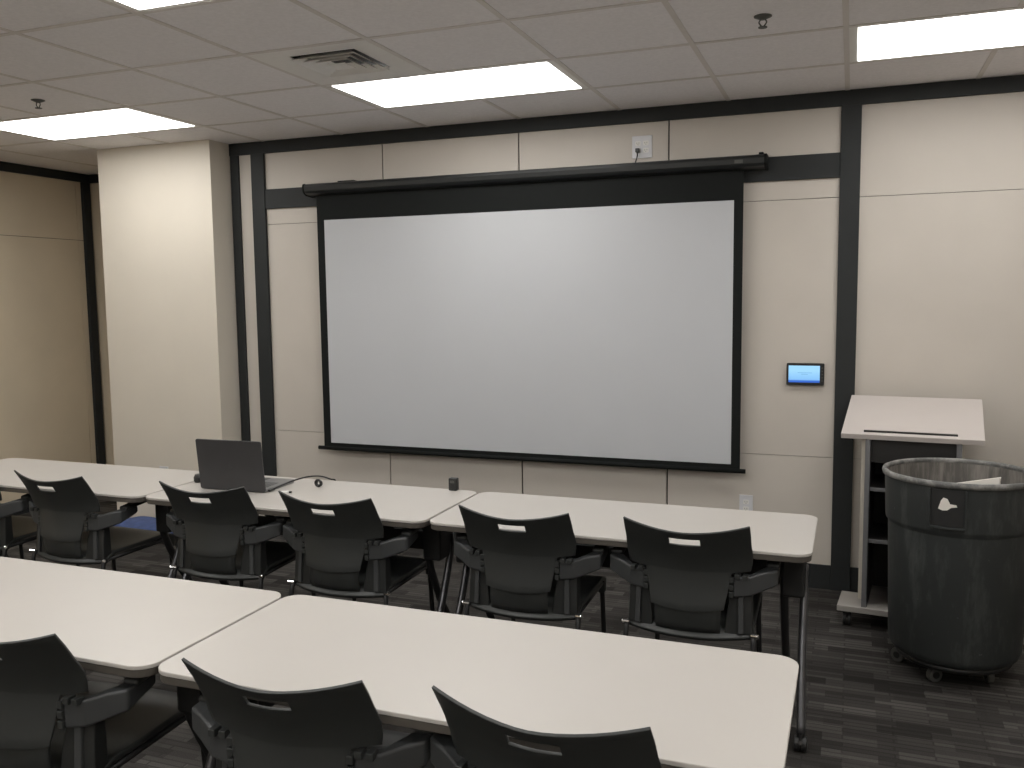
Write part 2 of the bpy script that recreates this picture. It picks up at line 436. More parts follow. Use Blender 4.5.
WX0, WX1, WZ0, WZ1 = -0.126, 2.480, 0.682, 2.145
box(bm, X0, X1, -0.0605, -0.0595, 0.655, 2.31)
for v in bm.verts: v.co -= Vector((1.15, -0.06, 2.3))
link('border', bm, M['blackcloth'], ps)
# white field with a very slight belly
bm = bmesh.new(); nx, nz = 24, 14; G = []
for j in range(nz + 1):
    row = []
    for i in range(nx + 1):
        u, v = i / nx, j / nz
        y = -0.0612 - 0.006 * math.sin(PI * u) * math.sin(PI * v) - 0.0007
        row.append(bm.verts.new((WX0 + (WX1 - WX0) * u - 1.15, y + 0.06, WZ0 + (WZ1 - WZ0) * v - 2.3)))
    G.append(row)
for j in range(nz):
    for i in range(nx): bm.faces.new((G[j][i], G[j][i + 1], G[j + 1][i + 1], G[j + 1][i]))
link('viewing_surface', bm, M['screen'], ps, smooth=True)
bm = bmesh.new(); tube(bm, [(-0.223 - 1.15, 0, 0.645 - 2.3), (2.560 - 1.15, 0, 0.645 - 2.3)], 0.013, 12, flat=1.0); link('bottom_bar', bm, M['blackcloth'], ps, smooth=True)
# small fixings on the casing
PSB('mounting_bracket', (-0.01, 0.11, -0.075, -0.016, 2.3755, 2.388), M['blackcloth'], 0.003)
PSB('mounting_bracket', (2.610, 2.634, -0.09, -0.016, 2.3765, 2.390), M['blackcloth'], 0.003)

# ------------------------------------------------------------------ wall sockets
def socket(name, x, z, y, w_, h_, gangs, label):
    r = tag(empty(name, (x, y, z)), label, 'outlet')
    bm = bmesh.new(); box(bm, -w_ / 2, w_ / 2, -0.007, 0, -h_ / 2, h_ / 2); link('cover_plate', bm, M['plate'], r, bevel=0.002)
    for k in range(gangs):
        cx = (k - (gangs - 1) / 2) * 0.046
        for dz in (-0.020, 0.020):
            bm = bmesh.new(); slab(bm, cx - 0.016, cx + 0.016, -0.013, 0.013, 0.007, 0.0095, 0.006, 4)
            for v in bm.verts: v.co = Vector((v.co.x, -v.co.z, v.co.y + dz))
            s = link('receptacle', bm, M['white'], r)
            bm = bmesh.new()
            for dx in (-0.006, 0.006): box(bm, cx + dx - 0.001, cx + dx + 0.001, -0.0102, -0.0094, dz - 0.002, dz + 0.006)
            cyl(bm, (cx, -0.0098, dz - 0.007), (0, 1, 0), 0.002, 0.0008, 8)
            link('slots', bm, M['gap'], s)
    return r
socket('wall_outlet', 1.957, 2.475, 0, 0.115, 0.125, 2, 'white double-gang power outlet high on the wall above the screen, black plug in it')
socket('wall_outlet', 2.560, 0.44, 0, 0.074, 0.118, 1, 'white single power outlet low on the wall right of the screen')
socket('wall_outlet', -1.40, 0.418, -0.215, 0.074, 0.118, 1, 'white single power outlet low on the cream column')
pl = tag(empty('power_plug', (1.934, -0.0105, 2.455)), 'black power plug and short cord from high outlet down to screen casing', 'power cord')
bm = bmesh.new(); box(bm, -0.011, 0.011, -0.022, 0, -0.011, 0.011); link('plug', bm, M['black'], pl, bevel=0.003)
bm = bmesh.new(); tube(bm, smooth_pts([(0, -0.018, -0.008), (0.002, -0.026, -0.035), (-0.006, -0.028, -0.065), (-0.02, -0.03, -0.085), (-0.07, -0.03, -0.088)], 5), 0.004, 8); link('cord', bm, M['black'], pl, smooth=True)

# ------------------------------------------------------------------ wall touch panel
tp = tag(empty('touch_panel', (2.8665, 0, 1.1945)), 'small black wall touch panel with glowing light blue screen', 'touch panel')
bm = bmesh.new(); slab(bm, -0.098, 0.098, -0.060, 0.060, 0.0, 0.024, 0.006, 4)
for v in bm.verts: v.co = Vector((v.co.x, -v.co.z, v.co.y))
link('housing', bm, M['black'], tp, bevel=0.002)
m = bpy.data.materials.new('panel_display'); m.use_nodes = True; nt = m.node_tree; nt.nodes.clear()
e = nt.nodes.new('ShaderNodeEmission'); o_ = nt.nodes.new('ShaderNodeOutputMaterial'); nt.links.new(e.outputs[0], o_.inputs[0])
tc = nt.nodes.new('ShaderNodeTexCoord'); sp = nt.nodes.new('ShaderNodeSeparateXYZ'); nt.links.new(tc.outputs['Object'], sp.inputs[0])
rp = nt.nodes.new('ShaderNodeValToRGB'); mr = nt.nodes.new('ShaderNodeMapRange')
mr.inputs['From Min'].default_value = -0.045; mr.inputs['From Max'].default_value = 0.047
nt.links.new(sp.outputs['Z'], mr.inputs['Value']); nt.links.new(mr.outputs[0], rp.inputs['Fac'])
els = rp.color_ramp.elements; els[0].color = (0.05, 0.15, 0.60, 1); els[0].position = 0.10
els[1].color = (0.24, 0.52, 0.88, 1); els[1].position = 0.17
q = els.new(0.7); q.color = (0.36, 0.68, 0.98, 1)
nt.links.new(rp.outputs[0], e.inputs[0]); e.inputs[1].default_value = 1.0
bm = bmesh.new(); box(bm, -0.087, 0.075, -0.0252, -0.0242, -0.045, 0.047); dsp = link('display', bm, m, tp)
bm = bmesh.new()
for a, b, z in ((-0.04, 0.035, 0.008), (-0.022, 0.014, 0.000)): box(bm, a, b, -0.0258, -0.0253, z - 0.0012, z + 0.0012)
link('display_text_line', bm, emit('panel_text', (0.16, 0.38, 0.62), 1.0), dsp)
bm = bmesh.new()
for k in range(5): cyl(bm, (0.087, -0.0245, -0.035 + 0.0175 * k), (0, 1, 0), 0.0032, 0.002, 10)
link('side_buttons', bm, M['wheelgrey'], tp)

# ------------------------------------------------------------------ training tables
def make_table(L, modesty):
    """origin on the floor under the table centre, long side along x"""
    r = empty('training_table', (0, 0, 0)); hx, hy = L / 2, 0.298
    bm = bmesh.new(); slab(bm, -hx, hx, -hy, hy, 0.7255, 0.737, 0.055, 10); link('tabletop', bm, M['laminate'], r, bevel=0.0025)
    bm = bmesh.new(); slab(bm, -hx + 0.003, hx - 0.003, -hy + 0.003, hy - 0.003, 0.704, 0.7255, 0.053, 10); link('underside_edge', bm, M['edge'], r, bevel=0.003)
    bm = bmesh.new(); box(bm, -hx + 0.10, hx - 0.10, -0.02, 0.02, 0.665, 0.704); link('cross_rail', bm, M['darkmetal'], r, bevel=0.004)
    if modesty:
        ex = hx - 0.115
        md = link('modesty_panel', (lambda b_: (box(b_, -ex, ex, 0.236, 0.242, 0.452, 0.541), b_)[1])(bmesh.new()), M['blackpanel'], r, bevel=0.001)
        link('cable_tray', (lambda b_: (box(b_, -ex, ex, 0.222, 0.242, 0.552, 0.704), b_)[1])(bmesh.new()), M['blackpanel'], r, bevel=0.001)
        for a_, b_ in ((-ex, -0.48), (-0.43, -0.385), (-0.32, -0.276), (-0.184, -0.12), (-0.08, 0.08), (0.12, 0.30), (0.345, 0.385), (0.48, ex)):
            bm = bmesh.new(); box(bm, a_, b_, 0.234, 0.2395, 0.535, 0.558)
            link('panel_clip', bm, M['blackpanel'], md)
    for s in (-1, 1):
        xo = s * (hx - 0.037); xi = s * (hx - 0.105)
        bm = bmesh.new(); box(bm, min(xi, xo) - 0.010, max(xi, xo) + 0.006, -0.075, 0.075, 0.505, 0.704)
        link('pivot_bracket', bm, M['blackpanel'], r, bevel=0.010)
        def leg(pts, m, rr):
            bm = bmesh.new(); tube(bm, smooth_pts(pts, 5), rr, 14, flat=0.8)
            lg = link('leg', bm, m, r, smooth=True)
            ex, ey = pts[-1][0], pts[-1][1]
            bm = bmesh.new()
            cyl(bm, (ex - 0.013, ey, 0.0275), (1, 0, 0), 0.0275, 0.017, 20); cyl(bm, (ex + 0.013, ey, 0.0275), (1, 0, 0), 0.0275, 0.017, 20)
            cyl(bm, (ex, ey, 0.052), (0, 0, 1), 0.013, 0.03, 14)
            link('caster', bm, M['rubber'], lg, bevel=0.003)
            bm = bmesh.new(); cyl(bm, (ex, ey - 0.024, 0.044), (0, 1, 0), 0.008, 0.012, 14); link('brake_stud', bm, M['chrome'], lg)
        leg([(xo, 0.045, 0.60), (xo, 0.035, 0.50), (xo, -0.045, 0.33), (xo + s * 0.004, -0.145, 0.18), (xo + s * 0.010, -0.238, 0.062)], M['table_metal'], 0.019)
        leg([(xi, -0.045, 0.60), (xi, -0.035, 0.50), (xi, 0.045, 0.33), (xi, 0.145, 0.18), (xi, 0.238, 0.062)], M['darkmetal'], 0.019)
    return r

def table(x0, x1, y, modesty, label, rz=0.0):
    t = make_table(x1 - x0, modesty); t.location = ((x0 + x1) / 2, y, 0); t.rotation_euler = (0, 0, rz)
    tag(t, label, 'table', 'white training tables')
table(-1.465, 0.040, -1.663, False, 'white training table at the left end of the row by the screen')
table(0.052, 1.500, -1.660, True, 'white training table with the laptop on it', math.radians(-0.3))
table(1.512, 2.988, -1.660, True, 'white training table at the right end of the row by the screen, nearest lectern')
table(0.010, 1.497, -3.170, False, 'white training table at the left of the front foreground row, cut by the photo edge')
table(1.507, 2.997, -3.170, False, 'white training table at the right of the foreground row, largest in view')

# ------------------------------------------------------------------ chairs
def lerp_prof(P, z):
    if z <= P[0][0]: return P[0][1]
    for (a, b), (c, d) in zip(P, P[1:]):
        if z <= c: return b + (d - b) * (z - a) / (c - a)
    return P[-1][1]
def make_chair():
    r = empty('stacking_chair', (0, 0, 0))
    # --- backrest shell
    prof = [(0.52, -0.262), (0.60, -0.250), (0.66, -0.248), (0.72, -0.268), (0.78, -0.302), (0.845, -0.345)]
    hw = [(0.52, 0.128), (0.655, 0.152), (0.662, 0.216), (0.70, 0.224), (0.78, 0.222), (0.845, 0.220)]
    zs = [0.525, 0.55, 0.58, 0.61, 0.64, 0.655, 0.662, 0.69, 0.72, 0.745, 0.763, 0.790, 0.805, 0.822, 0.845]
    us = [-1, -0.93, -0.82, -0.70, -0.56, -0.40, -0.245, -0.12, 0, 0.12, 0.245, 0.40, 0.56, 0.70, 0.82, 0.93, 1]
    bm = bmesh.new(); G = []
    for z in zs:
        row = []
        for u in us:
            if 0.75 < z < 0.80: wdt = 0.221
            else: wdt = lerp_prof(hw, z)
            x = u * wdt
            drop = max(0, (z - 0.795) / 0.05) * 0.031 * (1 - (x / 0.22) ** 2)
            low = max(0, (0.58 - z) / 0.055) * 0.010 * (1 - u * u)
            zz = z - drop - low
            y = lerp_prof(prof, zz) - 0.062 * (1 - abs(x / 0.22) ** 1.6)
            row.append(bm.verts.new((x, y, zz)))
        G.append(row)
    for j in range(len(zs) - 1):
        for i in range(len(us) - 1):
            if zs[j] == 0.763 and us[i] >= -0.25 and us[i + 1] <= 0.25: continue
            bm.faces.new((G[j][i], G[j][i + 1], G[j + 1][i + 1], G[j + 1][i]))
    bk = link('backrest', bm, M['chair'], r, smooth=True)
    sm = bk.modifiers.new('solid', 'SOLIDIFY'); sm.thickness = 0.007; sm.offset = 0; 
    bv = bk.modifiers.new('bevel', 'BEVEL'); bv.width = 0.0015; bv.segments = 2; bv.limit_method = 'ANGLE'; bv.angle_limit = 0.9
    # --- strap between back and seat
    bm = bmesh.new(); G = []
    for k in range(7):
        t = k / 6; z = 0.56 - 0.125 * t; y0 = -0.232 - 0.012 * math.sin(PI * t) - 0.0 * t
        row = []
        for i in range(9):
            x = (i / 4 - 1) * (0.118 - 0.004 * t); row.append(bm.verts.new((x, y0 - 0.062 * (1 - (x / 0.22) ** 2), z)))
        G.append(row)
    for j in range(6):
        for i in range(8): bm.faces.new((G[j][i], G[j][i + 1], G[j + 1][i + 1], G[j + 1][i]))
    st = link('back_support', bm, M['chair'], r, smooth=True); sm = st.modifiers.new('solid', 'SOLIDIFY'); sm.thickness = 0.012; sm.offset = 0
    # --- seat shell
    bm = bmesh.new(); G = []
    nu, nv = 14, 16
    for j in range(nv + 1):
        v = j / nv; row = []
        for i in range(nu + 1):
            u = 2 * i / nu - 1
            wd = 0.228 - 0.012 * v
            x = u * wd
            yb = -0.252 - 0.062 * (1 - u * u); yf = 0.225 - 0.012 * u * u
            y = yb + (yf - yb) * v
            z = 0.460 - 0.014 * math.cos(u * PI / 2) * math.sin(PI * min(1, v * 1.1)) - 0.028 * max(0, (v - 0.8) / 0.2) ** 2 - 0.040 * max(0, (0.16 - v) / 0.16) ** 2
            row.append(bm.verts.new((x, y, z)))
        G.append(row)
    for j in range(nv):
        for i in range(nu): bm.faces.new((G[j][i], G[j][i + 1], G[j + 1][i + 1], G[j + 1][i]))
    se = link('seat', bm, M['chair'], r, smooth=True); sm = se.modifiers.new('solid', 'SOLIDIFY'); sm.thickness = 0.020; sm.offset = -1
    sm.use_even_offset = False
    bv = se.modifiers.new('bevel', 'BEVEL'); bv.width = 0.006; bv.segments = 3; bv.limit_method = 'ANGLE'; bv.angle_limit = 0.9
    # --- per side: upright, arm bracket, arm pad, legs
    for s in (-1, 1):
        bm = bmesh.new()
        def q(x, y, z): return (s * x, y, z)
        loft(bm, [[q(0.128, -0.275, 0.430), q(0.224, -0.255, 0.430), q(0.224, -0.205, 0.430), q(0.128, -0.205, 0.430)],
                  [q(0.135, -0.268, 0.50), q(0.222, -0.250, 0.50), q(0.222, -0.205, 0.50), q(0.135, -0.210, 0.50)],
                  [q(0.150, -0.258, 0.59), q(0.220, -0.240, 0.59), q(0.220, -0.205, 0.59), q(0.150, -0.215, 0.59)]])
        up_ = link('arm_upright', bm, M['chairdark'], r, bevel=0.004)
        bm = bmesh.new(); loft(bm, [[q(0.176, -0.274, 0.435), q(0.196, -0.270, 0.435), q(0.196, -0.250, 0.435), q(0.176, -0.250, 0.435)],
                                    [q(0.174, -0.262, 0.585), q(0.192, -0.258, 0.585), q(0.192, -0.24, 0.585), q(0.174, -0.24, 0.585)]])
        link('upright_rib', bm, M['chairgrey'], up_, bevel=0.003)
        bm = bmesh.new()
        loft(bm, [[q(0.158, -0.278, 0.566), q(0.158, -0.278, 0.640), q(0.158, -0.250, 0.640), q(0.158, -0.250, 0.566)],
                  [q(0.215, -0.266, 0.572), q(0.215, -0.266, 0.644), q(0.215, -0.225, 0.644), q(0.215, -0.225, 0.572)],
                  [q(0.262, -0.238, 0.588), q(0.262, -0.238, 0.656), q(0.262, -0.170, 0.660), q(0.262, -0.170, 0.600)],
                  [q(0.306, -0.215, 0.604), q(0.306, -0.215, 0.662), q(0.306, -0.110, 0.668), q(0.306, -0.110, 0.635)]])
        br = link('arm_bracket', bm, M['chairgrey'], r, bevel=0.008, seg=3)
        bm = bmesh.new()
        for k in range(3): box(bm, s * 0.152 - 0.008, s * 0.152 + 0.008, -0.284, -0.262, 0.568 + 0.026 * k, 0.588 + 0.026 * k)
        for x in (0.172, 0.200): box(bm, s * x - 0.009, s * x + 0.009, -0.284, -0.255, 0.634, 0.652)
        link('bracket_rib', bm, M['chair'], br, bevel=0.002)
        bm = bmesh.new()
        loft(bm, [[q(0.262, -0.185, 0.656), q(0.308, -0.185, 0.656), q(0.308, -0.185, 0.674), q(0.262, -0.185, 0.674)],
                  [q(0.256, -0.03, 0.672), q(0.310, -0.03, 0.672), q(0.310, -0.03, 0.692), q(0.256, -0.03, 0.692)],
                  [q(0.254, 0.09, 0.672), q(0.302, 0.09, 0.672), q(0.302, 0.09, 0.692), q(0.254, 0.09, 0.692)],
                  [q(0.262, 0.115, 0.672), q(0.292, 0.115, 0.672), q(0.292, 0.115, 0.688), q(0.262, 0.115, 0.688)]])
        link('armrest', bm, M['chair'], r, bevel=0.007, seg=3)
        # frame rail and legs
        bm = bmesh.new(); tube(bm, [q(0.216, -0.245, 0.424), q(0.204, 0.165, 0.424)], 0.010, 10); link('seat_rail', bm, M['darkmetal'], r, smooth=True)
        bm = bmesh.new(); tube(bm, smooth_pts([q(0.203, 0.160, 0.424), q(0.203, 0.175, 0.405), q(0.205, 0.185, 0.30), q(0.212, 0.200, 0.012)], 4), 0.0105, 10)
        lg = link('leg', bm, M['darkmetal'], r, smooth=True)
        bm = bmesh.new(); box(bm, s * 0.203 - 0.014, s * 0.203 + 0.014, 0.160, 0.200, 0.380, 0.440); link('leg_socket', bm, M['chair'], lg, bevel=0.006)
        bm = bmesh.new(); cyl(bm, (s * 0.212, 0.200, 0.008), (0, 0, 1), 0.014, 0.016, 14); link('foot_glide', bm, M['rubber'], lg)
        bm = bmesh.new(); tube(bm, smooth_pts([q(0.226, -0.240, 0.424), q(0.229, -0.264, 0.412), q(0.232, -0.280, 0.30), q(0.242, -0.325, 0.012)], 4), 0.0105, 10)
        lg = link('leg', bm, M['darkmetal'], r, smooth=True)
        bm = bmesh.new(); cyl(bm, (s * 0.234, -0.266, 0.431), (1.0 * s, -0.5, 0.15), 0.0085, 0.030, 14); link('chrome_collar', bm, M['chrome'], lg, bevel=0.003)
        bm = bmesh.new(); cyl(bm, (s * 0.242, -0.325, 0.008), (0, 0, 1), 0.014, 0.016, 14); link('foot_glide', bm, M['rubber'], lg)
    bm = bmesh.new(); tube(bm, [(-0.203, 0.15, 0.420), (0.203, 0.15, 0.420)], 0.009, 10); link('cross_tube', bm, M['darkmetal'], r, smooth=True)
    return r

chair0 = make_chair()
def place(cx, cy, deg, label, size=1.0, firstone=[True]):
    """cx, cy: middle of the top edge's two corners"""
    a = math.radians(deg)
    x = cx - 0.343 * math.sin(a); y = cy + 0.343 * math.cos(a)
    if firstone[0]:
        o = chair0; firstone[0] = False
    else: o = dup(chair0, (0, 0, 0))
    o.location = (x, y, 0); o.rotation_euler = (0, 0, a); o.scale = (size, size, size)
    tag(o, label, 'chair', 'black armchairs at the white tables')
place(1.928, -2.060, 0.0, 'black plastic armchair at the left half of the table nearest the lectern')
place(2.569, -2.048, -0.2, 'black plastic armchair tucked at the right half of the table nearest the lectern')
place(1.112, -2.067, -0.8, 'black plastic armchair right of the laptop, facing the screen')
place(0.480, -2.048, 2.0, 'black plastic armchair directly in front of the open laptop')
place(-0.376, -2.075, -2.4, 'black plastic armchair at the leftmost far table, its whole back in view')
place(-1.03, -2.06, 0.0, 'black plastic armchair cut by the left photo edge in the far row')
place(1.115, -3.585, 2.0, 'black plastic armchair in the foreground, cut by the left photo edge')
place(1.946, -3.577, 3.8, 'black plastic armchair in the foreground, middle of the near three')
place(2.553, -3.573, -3.4, 'black plastic armchair in the foreground, rightmost of the near three', 1.018)

# ------------------------------------------------------------------ laptop and table-top bits
TZ = 0.7372
lp = tag(empty('laptop', (0.385, -1.714, TZ), math.radians(2)), 'open dark grey laptop seen from behind its lid on white table', 'laptop')
bm = bmesh.new(); slab(bm, -0.178, 0.178, 0.002, 0.245, 0.001, 0.017, 0.012, 5); bs = link('base', bm, M['silver'], lp, bevel=0.002)
bm = bmesh.new()
for j in range(5):
    for i in range(14): box(bm, -0.155 + i * 0.0222, -0.136 + i * 0.0222, 0.040 + j * 0.021, 0.058 + j * 0.021, 0.0172, 0.0187)
link('keyboard', bm, M['key'], bs)
bm = bmesh.new(); box(bm, -0.05, 0.05, 0.165, 0.230, 0.0170, 0.0174); link('touchpad', bm, M['wheelgrey'], bs)
tl = math.radians(6)
mt = Matrix.Translation((0, -0.006, 0.012)) @ Matrix.Rotation(tl, 4, 'X')
bm = bmesh.new(); slab(bm, -0.180, 0.180, -0.008, 0.236, -0.004, 0.004, 0.010, 5)
for v in bm.verts: v.co = mt @ Vector((v.co.x, v.co.z, v.co.y))
ld = link('lid', bm, M['lidgrey'], lp, bevel=0.0015)
bm = bmesh.new(); box(bm, -0.168, 0.168, 0.0042, 0.0048, 0.014, 0.203, mtx=mt); link('display', bm, M['black'], ld)
bm = bmesh.new(); cyl(bm, (0, -0.0043, 0.11), (0, 1, 0), 0.013, 0.0008, 24)
for v in bm.verts: v.co = mt @ v.co
link('lid_emblem', bm, M['lid_mark'], ld)
bm = bmesh.new(); tube(bm, [(-0.15, 0.003, 0.016), (0.15, 0.003, 0.016)], 0.006, 10); link('hinge', bm, M['black'], lp, smooth=True)

cb = tag(empty('laptop_cable', (0.56, -1.66, TZ)), 'thin black cable running from the laptop over the far table edge', 'cable')
bm = bmesh.new(); tube(bm, smooth_pts([(0.012, -0.005, 0.010), (0.025, 0.020, 0.018), (0.040, 0.060, 0.026), (0.050, 0.130, 0.031), (0.065, 0.210, 0.031), (0.095, 0.270, 0.023), (0.140, 0.288, 0.008), (0.155, 0.307, -0.002), (0.158, 0.325, -0.057), (0.160, 0.330, -0.287)], 6), 0.0040, 8)
link('lead', bm, M['black'], cb, smooth=True)
bm = bmesh.new(); box(bm, 0.0035, 0.016, -0.035, 0.005, 0.004, 0.013); link('connector', bm, M['black'], cb, bevel=0.002)

ad = tag(empty('usb_adapter', (0.655, -1.685, TZ), math.radians(20)), 'tiny white adapter with a dark tip on the table in front of laptop', 'adapter')
bm = bmesh.new(); slab(bm, -0.020, 0.016, -0.010, 0.010, 0, 0.011, 0.005, 4); link('body', bm, M['white'], ad, bevel=0.002)
bm = bmesh.new(); box(bm, 0.016, 0.028, -0.006, 0.006, 0.002, 0.009); link('connector_tip', bm, M['black'], ad)

rg = bmesh.new()
for loop_r, zc in ((0.0145, 0.0215),):
    tube(rg, [(loop_r * math.cos(t), 0.0, zc + loop_r * 1.0 * math.sin(t)) for t in [2 * PI * k / 22 for k in range(23)]], 0.0062, 8)
tube(rg, [(0.015 * math.cos(t), 0.008 + 0.004 * math.sin(t * 0.5), 0.019 + 0.013 * math.sin(t)) for t in [2 * PI * k / 22 for k in range(23)]], 0.004, 8)
o = link('cable_coil', rg, M['black'], smooth=True); o.location = (0.728, -1.525, TZ - 0.0008)
tag(o, 'small black coiled ring of cable standing on the white table right of laptop', 'cable')

pk = tag(empty('conference_puck', (0.085, -1.60, TZ)), 'small round black device beside the left edge of the laptop', 'speaker')
bm = bmesh.new(); lathe(bm, [(0.0, 0.0), (0.019, 0.0), (0.024, 0.007), (0.024, 0.026), (0.018, 0.037), (0.008, 0.041), (0.0, 0.041)], 28)
bmesh.ops.remove_doubles(bm, verts=bm.verts, dist=1e-6); link('body', bm, M['black'], pk)
bm = bmesh.new(); tube(bm, [(0.0165 * math.cos(t), 0.0165 * math.sin(t), 0.038) for t in [2 * PI * k / 24 for k in range(25)]], 0.002, 6); link('trim_ring', bm, M['wheelgrey'], pk)

pm = tag(empty('power_module', (1.375, -1.383, TZ)), 'small upright black box on the back edge of the middle white table', 'power module')
bm = bmesh.new(); slab(bm, -0.021, 0.021, -0.016, 0.016, 0, 0.058, 0.006, 4); link('body', bm, M['black'], pm, bevel=0.004)
bm = bmesh.new(); box(bm, -0.012, 0.010, -0.0168, -0.0158, 0.036, 0.048); link('socket_face', bm, M['wheelgrey'], pm)

# ------------------------------------------------------------------ low black case with blue cloth by the column
cs = tag(empty('storage_case', (-1.42, -0.35, 0)), 'low black case on the floor before the column, seen under the left tables', 'case')
bm = bmesh.new(); slab(bm, -0.30, 0.40, -0.12, 0.12, 0.0, 0.068, 0.02, 4); link('case_body', bm, M['blackpanel'], cs, bevel=0.004)
bm = bmesh.new(); slab(bm, -0.305, 0.405, -0.124, 0.124, 0.068, 0.078, 0.022, 4); link('case_lid', bm, M['blackpanel'], cs, bevel=0.004)
bm = bmesh.new(); G = []
for j in range(11):
    row = []
    for i in range(25):
        u, v = i / 24, j / 10
        z = 0.0795 + (0.036 * (1 - 0.35 * u) * min(1, v * 3)) * (0.3 + 0.7 * min(1, u * 7)) * (1 - 0.4 * v) + 0.005 * math.sin(u * 11 + v * 5) * min(1, v * 4) + 0.006
        row.append(bm.verts.new((-0.30 + 0.68 * u, -0.115 + 0.23 * v, z)))
    G.append(row)
low = [[bm.verts.new((v.co.x, v.co.y, 0.079)) for v in row] for row in G]
for j in range(10):
    for i in range(24):
        bm.faces.new((G[j][i], G[j][i + 1], G[j + 1][i + 1], G[j + 1][i])); bm.faces.new((low[j][i], low[j + 1][i], low[j + 1][i + 1], low[j][i + 1]))
for i in range(24):
    bm.faces.new((G[0][i], low[0][i], low[0][i + 1], G[0][i + 1])); bm.faces.new((G[10][i + 1], low[10][i + 1], low[10][i], G[10][i]))
for j in range(10):
    bm.faces.new((G[j + 1][0], low[j + 1][0], low[j][0], G[j][0])); bm.faces.new((G[j][24], low[j][24], low[j + 1][24], G[j + 1][24]))
o = link('folded_cloth', bm, M['blue'], smooth=True); o.location = (-1.42, -0.35, 0)
tag(o, 'folded blue cloth lying on the low black case by the column', 'cloth')

# ------------------------------------------------------------------ lectern
lt = tag(empty('lectern', (3.061, -0.578, 0), math.radians(-5)), 'rolling lectern with slanted white top and open dark shelves against the wall', 'lectern')
def LB(name, dims, m, bevel=0.002, parent=None, mtx=None):
    bm = bmesh.new(); box(bm, *dims, mtx=mtx); return link(name, bm, m, parent or lt, bevel=bevel)
bm = bmesh.new(); box(bm, 0, 0.615, 0, 0.235, 0.080, 0.108); box(bm, 0.11, 0.53, 0.235, 0.40, 0.080, 0.108)
link('base_plate', bm, M['lect_base_shaded'], lt, bevel=0.002)
CX0, CX1, CY0, CY1 = 0.106, 0.528, 0.012, 0.40
def zt(y): return 0.931 + (y + 0.0) * 0.245
def side(name, x0, x1, m, y0, y1, zb):
    bm = bmesh.new()
    loft(bm, [[(x0, y0, zb), (x0, y1, zb), (x0, y1, zt(y1)), (x0, y0, zt(y0))], [(x1, y0, zb), (x1, y1, zb), (x1, y1, zt(y1)), (x1, y0, zt(y0))]])
    return link(name, bm, m, lt, bevel=0.001)
side('side_panel', CX0 + 0.004, CX0 + 0.026, M['lect_grey'], CY0, CY1, 0.1085)
side('side_cladding', CX0 - 0.014, CX0 + 0.0035, M['lect_side'], CY0 + 0.03, CY1, 0.14)
side('side_panel', CX1 - 0.026, CX1 - 0.004, M['lect_grey'], CY0, CY1, 0.1085)
side('side_cladding', CX1 - 0.0035, CX1 + 0.004, M['lect_side'], CY0 + 0.03, CY1, 0.14)
LB('back_panel', (CX0 + 0.0265, CX1 - 0.0265, CY1 - 0.018, CY1, 0.1085, 1.02), M['lect_black'])
LB('front_rail', (CX0 + 0.0265, CX1 - 0.0265, CY0 + 0.03, CY0 + 0.045, 0.82, 0.938), M['lect_black'])
for z in (0.445, 0.700):
    s_ = LB('shelf', (CX0 + 0.0265, CX1 - 0.0265, CY0 + 0.025, CY1 - 0.0185, z - 0.018, z), M['lect_black'])
    LB('shelf_edge', (CX0 + 0.0265, CX1 - 0.0265, CY0 + 0.018, CY0 + 0.0245, z - 0.018, z), M['lect_grey'], 0.001, s_)
LB('inner_lining', (CX0 + 0.0265, CX0 + 0.029, CY0 + 0.012, CY1 - 0.02, 0.1085, 0.93), M['lect_black'], 0)
LB('inner_lining', (CX1 - 0.029, CX1 - 0.0265, CY0 + 0.012, CY1 - 0.02, 0.1085, 0.93), M['lect_black'], 0)
sl = math.atan2(1.090 - 0.961, 0.50)
mt = Matrix.Translation((0, 0.0, 0.961)) @ Matrix.Rotation(sl, 4, 'X')
bm = bmesh.new(); box(bm, 0, 0.615, 0, 0.53, -0.026, 0, mtx=mt); tp_ = link('reading_top', bm, M['lect_white'], lt, bevel=0.002)
bm = bmesh.new(); box(bm, 0.10, 0.505, 0.030, 0.038, 0.0, 0.008, mtx=mt); link('pencil_stop', bm, M['lect_black'], tp_)
for x, y in ((0.045, 0.045), (0.57, 0.045), (0.17, 0.37), (0.49, 0.37)):
    bm = bmesh.new(); cyl(bm, (x - 0.011, y, 0.03), (1, 0, 0), 0.03, 0.014, 20); cyl(bm, (x + 0.011, y, 0.03), (1, 0, 0), 0.03, 0.014, 20)
    box(bm, x - 0.02, x + 0.02, y - 0.02, y + 0.02, 0.060, 0.0795); cyl(bm, (x, y, 0.05), (0, 0, 1), 0.008, 0.03, 10)
    ct = link('caster', bm, M['rubber'], lt, bevel=0.002)
    bm = bmesh.new(); cyl(bm, (x, y, 0.03), (1, 0, 0), 0.010, 0.040, 14); link('caster_hub', bm, M['wheelgrey'], ct)

